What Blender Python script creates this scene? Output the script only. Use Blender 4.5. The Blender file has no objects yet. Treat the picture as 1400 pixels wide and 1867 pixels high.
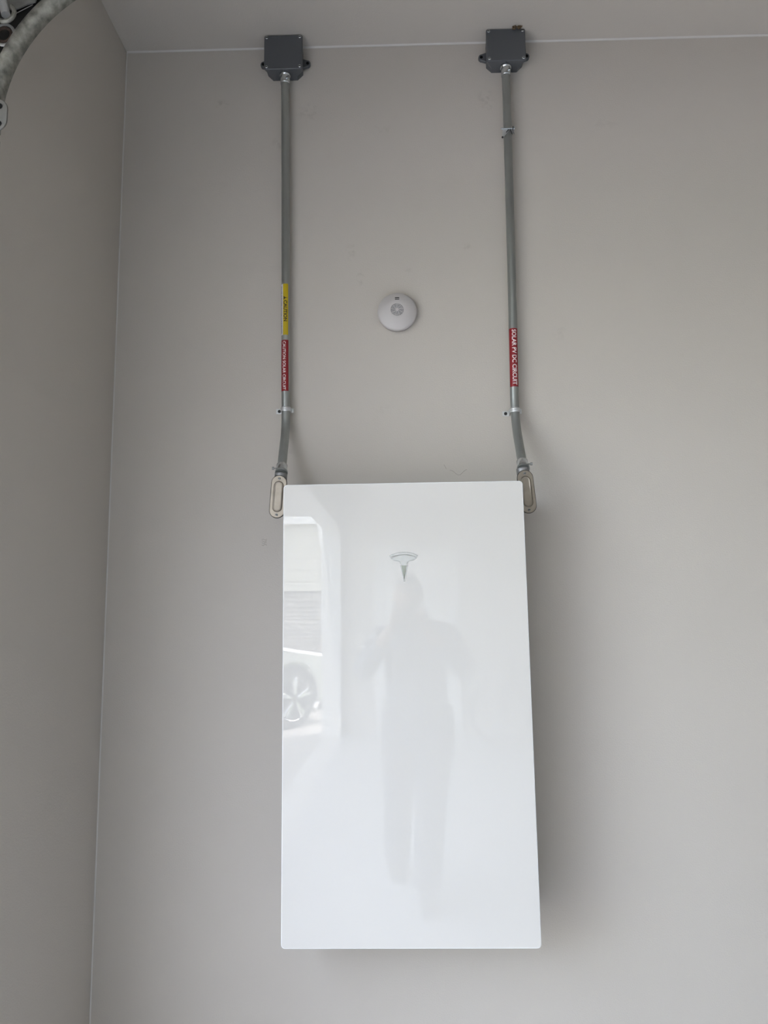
import bpy, bmesh, math, random
from mathutils import Vector, Matrix
random.seed(7)
PI = math.pi
C = bpy.context.scene.collection
SC = bpy.context.scene

# ------------------------------------------------------------------ camera
cam_d = bpy.data.cameras.new('camera')
cam = bpy.data.objects.new('camera', cam_d)
C.objects.link(cam)
SC.camera = cam
r_ = Vector((0.99971126, 0.02128095, -0.01115909))
u_ = Vector((0.01377164, -0.12686505, 0.99182438))
f_ = Vector((-0.01969127, 0.99169168, 0.12712149))
cam.matrix_world = Matrix(((r_.x, u_.x, -f_.x, -0.01415), (r_.y, u_.y, -f_.y, -1.97765),
                           (r_.z, u_.z, -f_.z, 1.48201), (0, 0, 0, 1)))
cam_d.sensor_fit = 'HORIZONTAL'
cam_d.sensor_width = 36.0
cam_d.lens = 36.0 * 1294.0 / 1400.0
cam_d.clip_start = 0.01
cam_d.clip_end = 500

# ------------------------------------------------------------------ sky, sun, exposure
w = bpy.data.worlds.new('world')
SC.world = w
w.use_nodes = True
nt = w.node_tree
nt.nodes.clear()
sky = nt.nodes.new('ShaderNodeTexSky')
sky.sky_type = 'NISHITA'
sky.sun_disc = False
sky.sun_elevation = math.radians(50)
sky.sun_rotation = math.radians(120)
sky.air_density = 1.0
sky.dust_density = 3.0
hs = nt.nodes.new('ShaderNodeHueSaturation')
hs.inputs['Saturation'].default_value = 0.5
bg = nt.nodes.new('ShaderNodeBackground')
bg.inputs['Strength'].default_value = 0.78
wo = nt.nodes.new('ShaderNodeOutputWorld')
nt.links.new(sky.outputs[0], hs.inputs['Color'])
nt.links.new(hs.outputs[0], bg.inputs['Color'])
nt.links.new(bg.outputs[0], wo.inputs['Surface'])
sun_d = bpy.data.lights.new('sun', 'SUN')
sun_d.energy = 1.3
sun_d.angle = math.radians(1.0)
sun_d.color = (1.0, 0.95, 0.87)
sun = bpy.data.objects.new('sun', sun_d)
C.objects.link(sun)
# sun stands high and just behind the door wall: it lights the driveway but never enters the door
sun.rotation_euler = Vector((-0.11, 1.1, 1.15)).to_track_quat('Z', 'Y').to_euler()
# the garage doorway guides sky sampling (portal: adds no light of its own)
pd = bpy.data.lights.new('doorway_portal', 'AREA')
pd.shape = 'RECTANGLE'
pd.size = 2.56
pd.size_y = 6.5
pd.cycles.is_portal = True
po = bpy.data.objects.new('doorway_portal', pd)
C.objects.link(po)
po.location = (-0.95, -4.04, 1.28)
po.rotation_euler = (0, -PI / 2, 0)

SC.view_settings.view_transform = 'Standard'
SC.view_settings.look = 'None'
SC.view_settings.gamma = 1.0
SC.view_settings.use_curve_mapping = False
SC.view_settings.exposure = 1.68

# ------------------------------------------------------------------ materials
def mat(name, col, rough=0.5, metal=0.0, bump=0.0, bscale=80.0, var=0.0, vscale=6.0, coat=0.0, spec=0.5, stretch=(1, 1, 1), detail=4):
    m = bpy.data.materials.new(name)
    m.use_nodes = True
    n = m.node_tree.nodes
    l = m.node_tree.links
    b = n['Principled BSDF']
    b.inputs['Base Color'].default_value = (*col, 1)
    b.inputs['Roughness'].default_value = rough
    b.inputs['Metallic'].default_value = metal
    b.inputs['Specular IOR Level'].default_value = spec
    b.inputs['Coat Weight'].default_value = coat
    b.inputs['Coat Roughness'].default_value = 0.02
    if bump or var:
        tc = n.new('ShaderNodeTexCoord')
        mp = n.new('ShaderNodeMapping')
        mp.inputs['Scale'].default_value = stretch
        l.new(tc.outputs['Object'], mp.inputs[0])
    if bump:
        t = n.new('ShaderNodeTexNoise')
        t.inputs['Scale'].default_value = bscale
        t.inputs['Detail'].default_value = detail
        l.new(mp.outputs[0], t.inputs['Vector'])
        bp = n.new('ShaderNodeBump')
        bp.inputs['Strength'].default_value = bump
        bp.inputs['Distance'].default_value = 0.002
        l.new(t.outputs[0], bp.inputs['Height'])
        l.new(bp.outputs[0], b.inputs['Normal'])
    if var:
        t2 = n.new('ShaderNodeTexNoise')
        t2.inputs['Scale'].default_value = vscale
        t2.inputs['Detail'].default_value = 5
        l.new(mp.outputs[0], t2.inputs['Vector'])
        mr = n.new('ShaderNodeMapRange')
        mr.inputs['From Min'].default_value = 0.3
        mr.inputs['From Max'].default_value = 0.7
        mr.inputs['To Min'].default_value = 1 - var
        mr.inputs['To Max'].default_value = 1 + var
        l.new(t2.outputs[0], mr.inputs[0])
        vm = n.new('ShaderNodeVectorMath')
        vm.operation = 'SCALE'
        vm.inputs[0].default_value = col
        l.new(mr.outputs[0], vm.inputs['Scale'])
        l.new(vm.outputs[0], b.inputs['Base Color'])
    return m

def wall_mat(name, col, smudges=(), axes=(0, 2)):
    m = mat(name, col, 0.62, 0, 0.22, 260.0, 0.012, 2.2, spec=0.3)
    if smudges:
        n = m.node_tree.nodes
        l = m.node_tree.links
        b = n['Principled BSDF']
        src = b.inputs['Base Color'].links[0].from_socket
        tc = [x for x in n if x.bl_idname == 'ShaderNodeTexCoord'][0]
        nz = n.new('ShaderNodeTexNoise')
        nz.inputs['Scale'].default_value = 55
        nz.inputs['Detail'].default_value = 3
        l.new(tc.outputs['Object'], nz.inputs['Vector'])
        nr = n.new('ShaderNodeMapRange')
        nr.inputs['From Min'].default_value = 0.45
        nr.inputs['From Max'].default_value = 0.62
        l.new(nz.outputs[0], nr.inputs[0])
        acc = None
        for (x, z, rx, rz, a) in smudges:
            mp = n.new('ShaderNodeMapping')
            mp.inputs['Location'].default_value = (-x / rx, 0, -z / rz)
            mp.inputs['Scale'].default_value = (1 / rx, 0, 1 / rz)
            l.new(tc.outputs['Object'], mp.inputs[0])
            ln = n.new('ShaderNodeVectorMath')
            ln.operation = 'LENGTH'
            l.new(mp.outputs[0], ln.inputs[0])
            mr = n.new('ShaderNodeMapRange')
            mr.interpolation_type = 'SMOOTHSTEP'
            mr.inputs['From Min'].default_value = 0.1
            mr.inputs['From Max'].default_value = 1.0
            mr.inputs['To Min'].default_value = a
            mr.inputs['To Max'].default_value = 0
            l.new(ln.outputs['Value'], mr.inputs[0])
            if acc is None:
                acc = mr.outputs[0]
            else:
                ad = n.new('ShaderNodeMath')
                ad.operation = 'ADD'
                l.new(acc, ad.inputs[0])
                l.new(mr.outputs[0], ad.inputs[1])
                acc = ad.outputs[0]
        mu = n.new('ShaderNodeMath')
        mu.operation = 'MULTIPLY'
        l.new(acc, mu.inputs[0])
        l.new(nr.outputs[0], mu.inputs[1])
        mx = n.new('ShaderNodeMix')
        mx.data_type = 'RGBA'
        l.new(mu.outputs[0], mx.inputs[0])
        l.new(src, mx.inputs[6])
        mx.inputs[7].default_value = (0.2, 0.18, 0.15, 1)
        l.new(mx.outputs[2], b.inputs['Base Color'])
    return m

WALLC = (0.555, 0.515, 0.465)
SM = [(-0.533, 2.996, .03, .02, .25), (-0.142, 2.51, .02, .035, .25), (-0.115, 2.43, .015, .03, .35), (0.1975, 2.52, .02, .015, .2),
      (-0.05, 2.03, .03, .02, .15), (0.2685, 2.99, .035, .05, .25), (-0.27, 2.96, .05, .04, .18), (0.46, 2.25, .03, .03, .12),
      (-0.36, 2.86, .03, .03, .2), (0.62, 2.9, .06, .02, .1), (-0.05, 2.9, .05, .02, .12), (0.03, 2.45, .03, .01, .1)]
M = {}
M['wall'] = wall_mat('painted_drywall', WALLC, SM)
M['wall2'] = wall_mat('painted_drywall_plain', WALLC)
M['ceil'] = wall_mat('ceiling_paint', (0.555, 0.515, 0.465))
M['caulk'] = mat('caulk', (0.62, 0.60, 0.57), 0.5)
M['trimw'] = mat('white_trim_paint', (0.80, 0.79, 0.77), 0.35)
M['glass'] = mat('white_back_painted_glass', (0.642, 0.620, 0.583), 0.6, 0, coat=1.0, spec=0.0)
M['glass'].node_tree.nodes['Principled BSDF'].inputs['Coat Roughness'].default_value = 0.0
M['glass'].node_tree.nodes['Principled BSDF'].inputs['Coat IOR'].default_value = 1.64
M['glassedge'] = mat('polished_glass_edge', (0.93, 0.94, 0.93), 0.12, coat=1.0)
M['bodyw'] = mat('light_grey_housing', (0.42, 0.42, 0.42), 0.5, 0.0)
M['emb'] = mat('bright_silver', (0.70, 0.71, 0.71), 0.2, 0.7)
M['embline'] = mat('grey_outline', (0.36, 0.37, 0.36), 0.3, 0.6)
M['embdark'] = mat('mirror_silver', (0.46, 0.48, 0.44), 0.12, 1.0)
M['black'] = mat('black_plastic', (0.015, 0.015, 0.015), 0.5)
M['hole'] = mat('dark_hole', (0.006, 0.006, 0.006), 0.9, spec=0.1)
M['pvc'] = mat('grey_pvc', (0.088, 0.093, 0.100), 0.42, 0, 0.05, 400)
M['galv'] = mat('galvanized_steel', (0.36, 0.375, 0.36), 0.40, 0.80, 0.05, 120, 0.18, 14, stretch=(1, 1, 0.25))
M['zinc'] = mat('zinc_plated', (0.66, 0.69, 0.71), 0.22, 1.0, 0, var=0.1, vscale=60)
M['zincw'] = mat('zinc_strap', (0.62, 0.63, 0.63), 0.38, 0.65)
M['cover'] = mat('satin_nickel_cover', (0.34, 0.30, 0.25), 0.42, 0.88, 0.08, 90, 0.12, 35)
M['cast'] = mat('cast_aluminium', (0.30, 0.30, 0.30), 0.5, 0.7, 0.3, 500)
M['gasket'] = mat('gasket', (0.02, 0.02, 0.02), 0.7)
M['plastic'] = mat('white_plastic', (0.54, 0.51, 0.50), 0.42, 0, 0.03, 500)
M['plasticd'] = mat('grille_plastic', (0.36, 0.35, 0.355), 0.6)
M['yellow'] = mat('yellow_vinyl', (0.50, 0.37, 0.006), 0.35)
M['whitev'] = mat('white_vinyl', (0.72, 0.70, 0.72), 0.35)
M['red'] = mat('red_vinyl', (0.23, 0.005, 0.010), 0.35)
M['inkw'] = mat('white_ink', (0.85, 0.78, 0.78), 0.5)
M['inkk'] = mat('black_ink', (0.02, 0.015, 0.01), 0.5)
M['track'] = mat('weathered_galvanized_steel', (0.25, 0.245, 0.215), 0.55, 0.55, 0.45, 90, 0.5, 62)
M['bracket'] = mat('dull_steel', (0.32, 0.32, 0.31), 0.5, 0.6, 0.1, 80, 0.2, 25)
M['splice'] = mat('dark_steel', (0.115, 0.11, 0.10), 0.45, 0.5, 0.1, 80, 0.2, 25)
M['rust'] = mat('rusty_steel', (0.045, 0.028, 0.02), 0.7, 0.3, 0.2, 90, 0.3, 60)
M['brown'] = mat('brown_debris', (0.12, 0.08, 0.04), 0.8, 0, 0.4, 200, 0.8, 220)
M['pencil'] = mat('pencil_grey', (0.30, 0.27, 0.23), 0.8)
M['concrete'] = mat('concrete', (0.60, 0.59, 0.57), 0.6, 0, 0.2, 60, 0.06, 2.5)
M['drive'] = mat('driveway_concrete', (0.42, 0.40, 0.375), 0.8, 0, 0.3, 40, 0.08, 1.5)
M['grass'] = mat('lawn', (0.10, 0.15, 0.05), 0.9, 0, 0.5, 30, 0.3, 3)
M['siding'] = mat('cream_siding', (0.55, 0.53, 0.45), 0.6)
M['stone'] = mat('ledge_stone', (0.36, 0.33, 0.30), 0.8, 0, 0.5, 30, 0.35, 4)
M['mortar'] = mat('mortar', (0.24, 0.23, 0.22), 0.9)
M['doorp'] = mat('garage_door_paint', (0.60, 0.59, 0.56), 0.5)
M['carp'] = mat('silver_car_paint', (0.50, 0.51, 0.53), 0.25, 0.6, coat=1.0)
M['tyre'] = mat('tyre_rubber', (0.02, 0.02, 0.02), 0.7)
M['alloy'] = mat('alloy_wheel', (0.75, 0.76, 0.78), 0.2, 0.9)
M['carglass'] = mat('dark_car_glass', (0.02, 0.025, 0.03), 0.05)
M['skin'] = mat('skin', (0.32, 0.20, 0.15), 0.5)
M['shirt'] = mat('dark_shirt', (0.07, 0.085, 0.11), 0.8)
M['pants'] = mat('blue_grey_trousers', (0.075, 0.08, 0.11), 0.85)
M['cap'] = mat('pale_cap', (0.16, 0.16, 0.155), 0.8)
M['shoe'] = mat('dark_shoe', (0.05, 0.05, 0.055), 0.6)
M['spotw'] = mat('matte_white', (0.85, 0.86, 0.87), 0.6)

def plaid():
    m = bpy.data.materials.new('plaid_cloth')
    m.use_nodes = True
    n = m.node_tree.nodes
    l = m.node_tree.links
    b = n['Principled BSDF']
    b.inputs['Roughness'].default_value = 0.85
    tc = n.new('ShaderNodeTexCoord')
    sx = n.new('ShaderNodeSeparateXYZ')
    l.new(tc.outputs['Object'], sx.inputs[0])
    outs = []
    for o in ('X', 'Z'):
        mu = n.new('ShaderNodeMath'); mu.operation = 'MULTIPLY'; mu.inputs[1].default_value = 18
        l.new(sx.outputs[o], mu.inputs[0])
        fr = n.new('ShaderNodeMath'); fr.operation = 'FRACT'
        l.new(mu.outputs[0], fr.inputs[0])
        gt = n.new('ShaderNodeMath'); gt.operation = 'LESS_THAN'; gt.inputs[1].default_value = 0.2
        l.new(fr.outputs[0], gt.inputs[0])
        outs.append(gt.outputs[0])
    ad = n.new('ShaderNodeMath'); ad.operation = 'ADD'
    l.new(outs[0], ad.inputs[0]); l.new(outs[1], ad.inputs[1])
    cr = n.new('ShaderNodeValToRGB')
    cr.color_ramp.interpolation = 'CONSTANT'
    cr.color_ramp.elements[0].color = (0.07, 0.085, 0.12, 1)
    cr.color_ramp.elements[1].position = 0.7
    cr.color_ramp.elements[1].color = (0.8, 0.8, 0.82, 1)
    e3 = cr.color_ramp.elements.new(0.4)
    e3.color = (0.16, 0.18, 0.22, 1)
    dv = n.new('ShaderNodeMath'); dv.operation = 'MULTIPLY'; dv.inputs[1].default_value = 0.5
    l.new(ad.outputs[0], dv.inputs[0])
    l.new(dv.outputs[0], cr.inputs[0])
    l.new(cr.outputs[0], b.inputs['Base Color'])
    return m
M['plaid'] = plaid()

# ------------------------------------------------------------------ helpers
def obj(name, bm, m, parent=None, smooth=False, label=None):
    me = bpy.data.meshes.new(name)
    bm.normal_update()
    bm.to_mesh(me)
    bm.free()
    if smooth:
        for p in me.polygons:
            p.use_smooth = True
    o = bpy.data.objects.new(name, me)
    C.objects.link(o)
    if m is not None:
        me.materials.append(M[m])
    if parent is not None:
        o.parent = parent
        o.matrix_parent_inverse = parent.matrix_world.inverted() if False else Matrix.Identity(4)
    if label:
        o['label'] = label
    return o

def thing(name, label, cat, loc=(0, 0, 0), rot=(0, 0, 0), group=None):
    o = bpy.data.objects.new(name, None)
    o.empty_display_size = 0.05
    C.objects.link(o)
    o.location = loc
    o.rotation_euler = rot
    o['label'] = label
    o['category'] = cat
    if group:
        o['group'] = group
    return o

def struct(name, bm, m, parent=None, label=None):
    o = obj(name, bm, m, parent)
    if parent is None:
        o['kind'] = 'structure'
        if label: o['label'] = label
    return o

def box(bm, x0, x1, y0, y1, z0, z1):
    v = [bm.verts.new(p) for p in ((x0, y0, z0), (x1, y0, z0), (x1, y1, z0), (x0, y1, z0), (x0, y0, z1), (x1, y0, z1), (x1, y1, z1), (x0, y1, z1))]
    for f in ((0, 3, 2, 1), (4, 5, 6, 7), (0, 1, 5, 4), (1, 2, 6, 5), (2, 3, 7, 6), (3, 0, 4, 7)):
        bm.faces.new([v[i] for i in f])
    return v

def BX(*a):
    bm = bmesh.new()
    box(bm, *a)
    return bm

def bevel(bm, w, seg=2, ang=30):
    es = [e for e in bm.edges if len(e.link_faces) == 2 and e.calc_face_angle(0) > math.radians(ang)]
    bmesh.ops.bevel(bm, geom=es, offset=w, segments=seg, affect='EDGES', profile=0.5)
    return bm

def frame_at(pts, i):
    if i == 0: t = pts[1] - pts[0]
    elif i == len(pts) - 1: t = pts[-1] - pts[-2]
    else: t = pts[i + 1] - pts[i - 1]
    return t.normalized()

def tube(bm, pts, r, seg=20, caps=True, up=Vector((0, 1, 0))):
    pts = [Vector(p) for p in pts]
    rs = r if isinstance(r, (list, tuple)) else [r] * len(pts)
    rings = []
    for i, p in enumerate(pts):
        t = frame_at(pts, i)
        uu = up
        if abs(t.dot(uu)) > 0.95: uu = Vector((1, 0, 0))
        a = uu.cross(t).normalized()
        b = t.cross(a).normalized()
        rings.append([bm.verts.new(p + a * (rs[i] * math.cos(2 * PI * k / seg)) + b * (rs[i] * math.sin(2 * PI * k / seg))) for k in range(seg)])
    for i in range(len(rings) - 1):
        for k in range(seg):
            bm.faces.new((rings[i][k], rings[i][(k + 1) % seg], rings[i + 1][(k + 1) % seg], rings[i + 1][k]))
    if caps:
        bm.faces.new(rings[0][::-1])
        bm.faces.new(rings[-1])
    return rings

def TUBE(pts, r, seg=20, **k):
    bm = bmesh.new()
    tube(bm, pts, r, seg, **k)
    return bm

def lathe(bm, prof, c=(0, 0, 0), axis='y', seg=48, cap0=True, cap1=True):
    """prof: (radius, along) ; axis 'y' runs towards -y (out of the wall), 'z' up, 'x' right"""
    c = Vector(c)
    def P(rr, a, th):
        if axis == 'y': return c + Vector((rr * math.cos(th), -a, rr * math.sin(th)))
        if axis == 'z': return c + Vector((rr * math.cos(th), rr * math.sin(th), a))
        return c + Vector((a, rr * math.cos(th), rr * math.sin(th)))
    rings = [[bm.verts.new(P(rr, a, 2 * PI * k / seg)) for k in range(seg)] for rr, a in prof]
    for i in range(len(rings) - 1):
        for k in range(seg):
            bm.faces.new((rings[i][k], rings[i][(k + 1) % seg], rings[i + 1][(k + 1) % seg], rings[i + 1][k]))
    if cap0: bm.faces.new(rings[0][::-1])
    if cap1: bm.faces.new(rings[-1])
    bmesh.ops.recalc_face_normals(bm, faces=bm.faces)
    return bm

def LATHE(prof, **k):
    return lathe(bmesh.new(), prof, **k)

def prism(bm, poly, y0, y1, plane='xz'):
    """closed outline poly in x,z extruded from y0 to y1"""
    def P(a, b, d):
        return (a, d, b) if plane == 'xz' else (a, b, d)
    A = [bm.verts.new(P(a, b, y0)) for a, b in poly]
    B = [bm.verts.new(P(a, b, y1)) for a, b in poly]
    n = len(poly)
    bm.faces.new(A)
    bm.faces.new(B[::-1])
    for i in range(n):
        bm.faces.new((A[i], B[i], B[(i + 1) % n], A[(i + 1) % n]))
    bmesh.ops.recalc_face_normals(bm, faces=bm.faces)
    return bm

def rrect(cx, cz, w, h, r, n=6):
    pts = []
    for (sx, sz, a0) in ((1, 1, 0), (-1, 1, 90), (-1, -1, 180), (1, -1, 270)):
        for k in range(n + 1):
            a = math.radians(a0 + 90 * k / n)
            pts.append((cx + sx * (w / 2 - r) + r * math.cos(a), cz + sz * (h / 2 - r) + r * math.sin(a)))
    return pts

def loft(bm, rings, cap0=True, cap1=True):
    R = [[bm.verts.new(p) for p in ring] for ring in rings]
    n = len(R[0])
    for i in range(len(R) - 1):
        for k in range(n):
            bm.faces.new((R[i][k], R[i][(k + 1) % n], R[i + 1][(k + 1) % n], R[i + 1][k]))
    if cap0: bm.faces.new(R[0][::-1])
    if cap1: bm.faces.new(R[-1])
    bmesh.ops.recalc_face_normals(bm, faces=bm.faces)
    return bm

def rings_rr(specs):
    """specs: list of (cx,cz,w,h,r,y)"""
    return [[(a, y, b) for a, b in rrect(cx, cz, w, h, r)] for cx, cz, w, h, r, y in specs]

# ------------------------------------------------------------------ room shell
XL, CH, XR, YB = -0.8324, 3.179, 5.60, -7.46
OY0, OY1, OZ = -7.29, -0.69, 2.56          # doorway in the left wall
WT = 0.20
struct('floor', BX(XL - WT, XR + .15, YB - .15, 0.15, -0.15, 0), 'concrete')
struct('wall_back', BX(XL - WT, XR, 0, 0.15, 0, CH), 'wall')
struct('wall_right', BX(XR, XR + .15, YB - .15, 0.15, 0, CH), 'wall2')
struct('wall_front', BX(XL - WT, XR, YB - .15, YB, 0, CH), 'wall2')
bm = bmesh.new()
box(bm, XL - WT, XL, OY1, 0, 0, CH)
box(bm, XL - WT, XL, YB, OY0, 0, CH)
box(bm, XL - WT, XL, OY0, OY1, OZ, CH)
struct('wall_left', bm, 'wall2')
struct('ceiling', BX(XL - WT, XR + .15, YB - .15, 0.15, CH, CH + .15), 'ceil')

def fillet(name, a, b, c1, c2, r=0.0045):
    """concave caulk bead along a-b, with c1,c2 the two directions into the room"""
    bm = bmesh.new()
    a, b, c1, c2 = Vector(a), Vector(b), Vector(c1), Vector(c2)
    prof = [Vector((0, 0, 0))] + [c1 * (r * (1 - math.sin(t))) + c2 * (r * (1 - math.cos(t))) for t in [k * PI / 8 for k in range(5)]]
    loft(bm, [[a + p for p in prof], [b + p for p in prof]])
    o = obj(name, bm, 'caulk')
    o['kind'] = 'structure'
    return o
fillet('trim_1', (XL + .001, -.0005, CH - .0005), (XR, -.0005, CH - .0005), (0, -1, 0), (0, 0, -1))
fillet('trim_2', (XL + .0005, -.0005, 0.01), (XL + .0005, -.0005, CH), (1, 0, 0), (0, -1, 0), 0.003)
# white casing on the far jamb of the doorway
bm = bmesh.new()
box(bm, XL - WT - .02, XL + .015, OY0, OY0 + .02, 0, OZ)
bevel(bm, .003, 1)
struct('trim_3', bm, 'trimw')
bm = bmesh.new()
box(bm, XL - WT - .02, XL + .0, OY0 + .02, OY1, OZ - .02, OZ)
struct('trim_4', bm, 'trimw')
# door of the far wall, mirrored faintly in the panel
d1 = struct('door_1', bevel(BX(-.30, .56, YB, YB + .02, 0.01, 2.22), .003, 1), 'trimw')
for (x0, x1, z0, z1) in ((-.40, -.30, 0, 2.32), (.56, .66, 0, 2.32), (-.30, .56, 2.22, 2.32)):
    obj('door_casing', bevel(BX(x0, x1, YB, YB + .03, z0, z1), .004, 1), 'trimw', d1)
for (x0, x1, z0, z1) in ((-.20, .08, 1.2, 2.08), (.18, .46, 1.2, 2.08), (-.20, .08, .2, 1.05), (.18, .46, .2, 1.05)):
    obj('door_panel', bevel(BX(x0, x1, YB + .018, YB + .032, z0, z1), .008, 1), 'trimw', d1)
obj('door_knob', LATHE([(.012, 0), (.012, .03), (.028, .04), (.03, .055), (.02, .07), (.004, .075)], c=(-.23, YB + .02, 1.0), seg=16), 'zinc', d1).scale = (1, 1, 1)
for p in [x for x in bpy.data.objects if x.name == 'door_knob']:
    for v in p.data.vertices: v.co.y = (YB + .02) + ((YB + .02) - v.co.y)
    p.data.flip_normals()

# pencil marks and a hairline crack
wb = bpy.data.objects['wall_back']
def scribble(parent, pts, r=0.0006):
    bm = bmesh.new()
    tube(bm, pts, r, 5)
    return obj('pencil_mark', bm, 'pencil', parent)
scribble(wb, [(.1339 + .048 * t, -.0003, 1.8525 - .012 * math.sin(t * 3.1) + .003 * math.sin(9 * t)) for t in [k / 12 for k in range(13)]], .0005)
scribble(wb, [(.118 + .006 * t, -.0003, 1.868 - .012 * t) for t in (0, .5, 1)], .0005)
for k in range(4):
    scribble(wb, [(-.397 + .014 * t, -.0003, 1.662 - .005 * k + .002 * math.sin(7 * t + k)) for t in (0, .25, .5, .75, 1)], .0005)
cl = bpy.data.objects['ceiling']
scribble(cl, [(-.40, -.168 - .27, CH - .0003), (-.392, -.43, CH - .0003), (-.385, -.415, CH - .0003), (-.378, -.385, CH - .0003)], .0007).name = 'hairline_crack'

# ------------------------------------------------------------------ the wall battery
bat = thing('wall_battery', 'large glossy white glass-fronted home battery panel mounted on the wall', 'battery', (0, -0.2, 0.68 + .5525), (0, 0, 0))
bat.rotation_euler = (-0.00786 * 1.0, -0.00263, -0.00559)
W, H = 0.609, 1.105
bm = bmesh.new()
loft(bm, rings_rr([(0, 0, W - .002, H - .002, .009, .011), (0, 0, W, H, .010, .009), (0, 0, W, H, .010, .003), (0, 0, W - .0012, H - .0012, .0095, .0008), (0, 0, W - .0045, H - .0045, .008, 0.0)]), cap1=False)
obj('glass_edge', bm, 'glassedge', bat, label='bright polished rim of the glass front')
bm = bmesh.new()
loft(bm, rings_rr([(0, 0, W - .0045, H - .0045, .008, 0.0), (0, 0, W - .0045, H - .0045, .008, 0.0005)]), cap0=True, cap1=False)
obj('glass_front', bm, 'glass', bat)
bm = bmesh.new()
loft(bm, rings_rr([(0, 0, W - .03, H - .03, .02, .19), (0, 0, W - .012, H - .012, .018, .17), (0, 0, W - .010, H - .010, .015, .012)]))
obj('housing', bm, 'bodyw', bat)
# emblem: crescent above a shield-winged spike, silver
def EP(x, y): return ((x - 632) * .0000786, .339 + (780 - y) * .0000786)
def emb_mesh(poly, y0, y1, inset=.0006):
    bm = bmesh.new()
    P = [EP(*p) for p in poly]
    prism(bm, P, y0, y1)
    return bm
def arc(x0, x1, ytop, yend, n=14):
    out = []
    for k in range(n + 1):
        t = k / n
        x = x0 + (x1 - x0) * t
        s = (2 * t - 1)
        out.append((x, ytop + (yend - ytop) * s * s))
    return out
emb = obj('emblem', emb_mesh(arc(172, 1078, 322, 432) + arc(205, 1048, 392, 470)[::-1], -.0012, .0004), 'emb', bat, label='silver winged spike emblem')
EMB_W = arc(212, 1040, 414, 508) + [(985, 548), (925, 575), (850, 585), (790, 596), (755, 625), (728, 690), (715, 740)] + [(545, 740), (528, 690), (505, 625), (470, 596), (410, 585), (335, 575), (275, 548)]
wing = EMB_W
obj('emblem_wing', emb_mesh(wing, -.0012, .0004), 'emb', emb)
def grow(poly, g):
    out = []
    n = len(poly)
    area = sum(poly[i][0] * poly[(i + 1) % n][1] - poly[(i + 1) % n][0] * poly[i][1] for i in range(n))
    for i in range(n):
        (x0, y0), (x1, y1), (x2, y2) = poly[i - 1], poly[i], poly[(i + 1) % n]
        dx, dy = x2 - x0, y2 - y0
        L = math.hypot(dx, dy) or 1
        sg = 1 if area > 0 else -1
        out.append((x1 + sg * dy / L * g, y1 - sg * dx / L * g))
    return out
obj('emblem_outline', emb_mesh(grow(arc(172, 1078, 322, 432) + arc(205, 1048, 392, 470)[::-1], 12), -.0003, .0004), 'embline', emb)
obj('emblem_outline', emb_mesh(grow(wing, 12), -.0005, .0004), 'embline', emb)
bm = bmesh.new()
a, b2, c2 = EP(540, 735), EP(720, 735), EP(631, 1225)
m_ = EP(631, 735)
v = [bm.verts.new((a[0], -.0008, a[1])), bm.verts.new((m_[0], -.00083, m_[1])), bm.verts.new((b2[0], -.0008, b2[1])), bm.verts.new((c2[0], -.0008, c2[1]))]
bm.faces.new((v[0], v[3], v[1])); bm.faces.new((v[1], v[3], v[2])); bm.faces.new((v[0], v[1], v[2]))
obj('emblem_spike', bm, 'embdark', emb, label='darker mirror-like spike')
bm = bmesh.new()
prism(bm, [EP(*p) for p in ((512, 735), (540, 735), (631, 1225), (720, 735), (750, 735), (655, 1255), (607, 1255))], -.0006, .0004)
obj('emblem_border', bm, 'emb', emb)
obj('side_latch', bevel(BX(-.316, -.285, .09, .104, .341, .348), .002, 1), 'black', bat)
obj('bottom_plug', LATHE([(.012, 0), (.012, .018), (.009, .022)], c=(-.176, .03, -.549), axis='z', seg=16), 'black', bat)
for v in bpy.data.objects['bottom_plug'].data.vertices: v.co.z = -.5535 + (v.co.z + .549) * .35 - .004
# mounting bracket between the housing and the wall
obj('mounting_bracket', BX(-.22, .22, .185, .1955, -.30, .40), 'bracket', bat)

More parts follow.
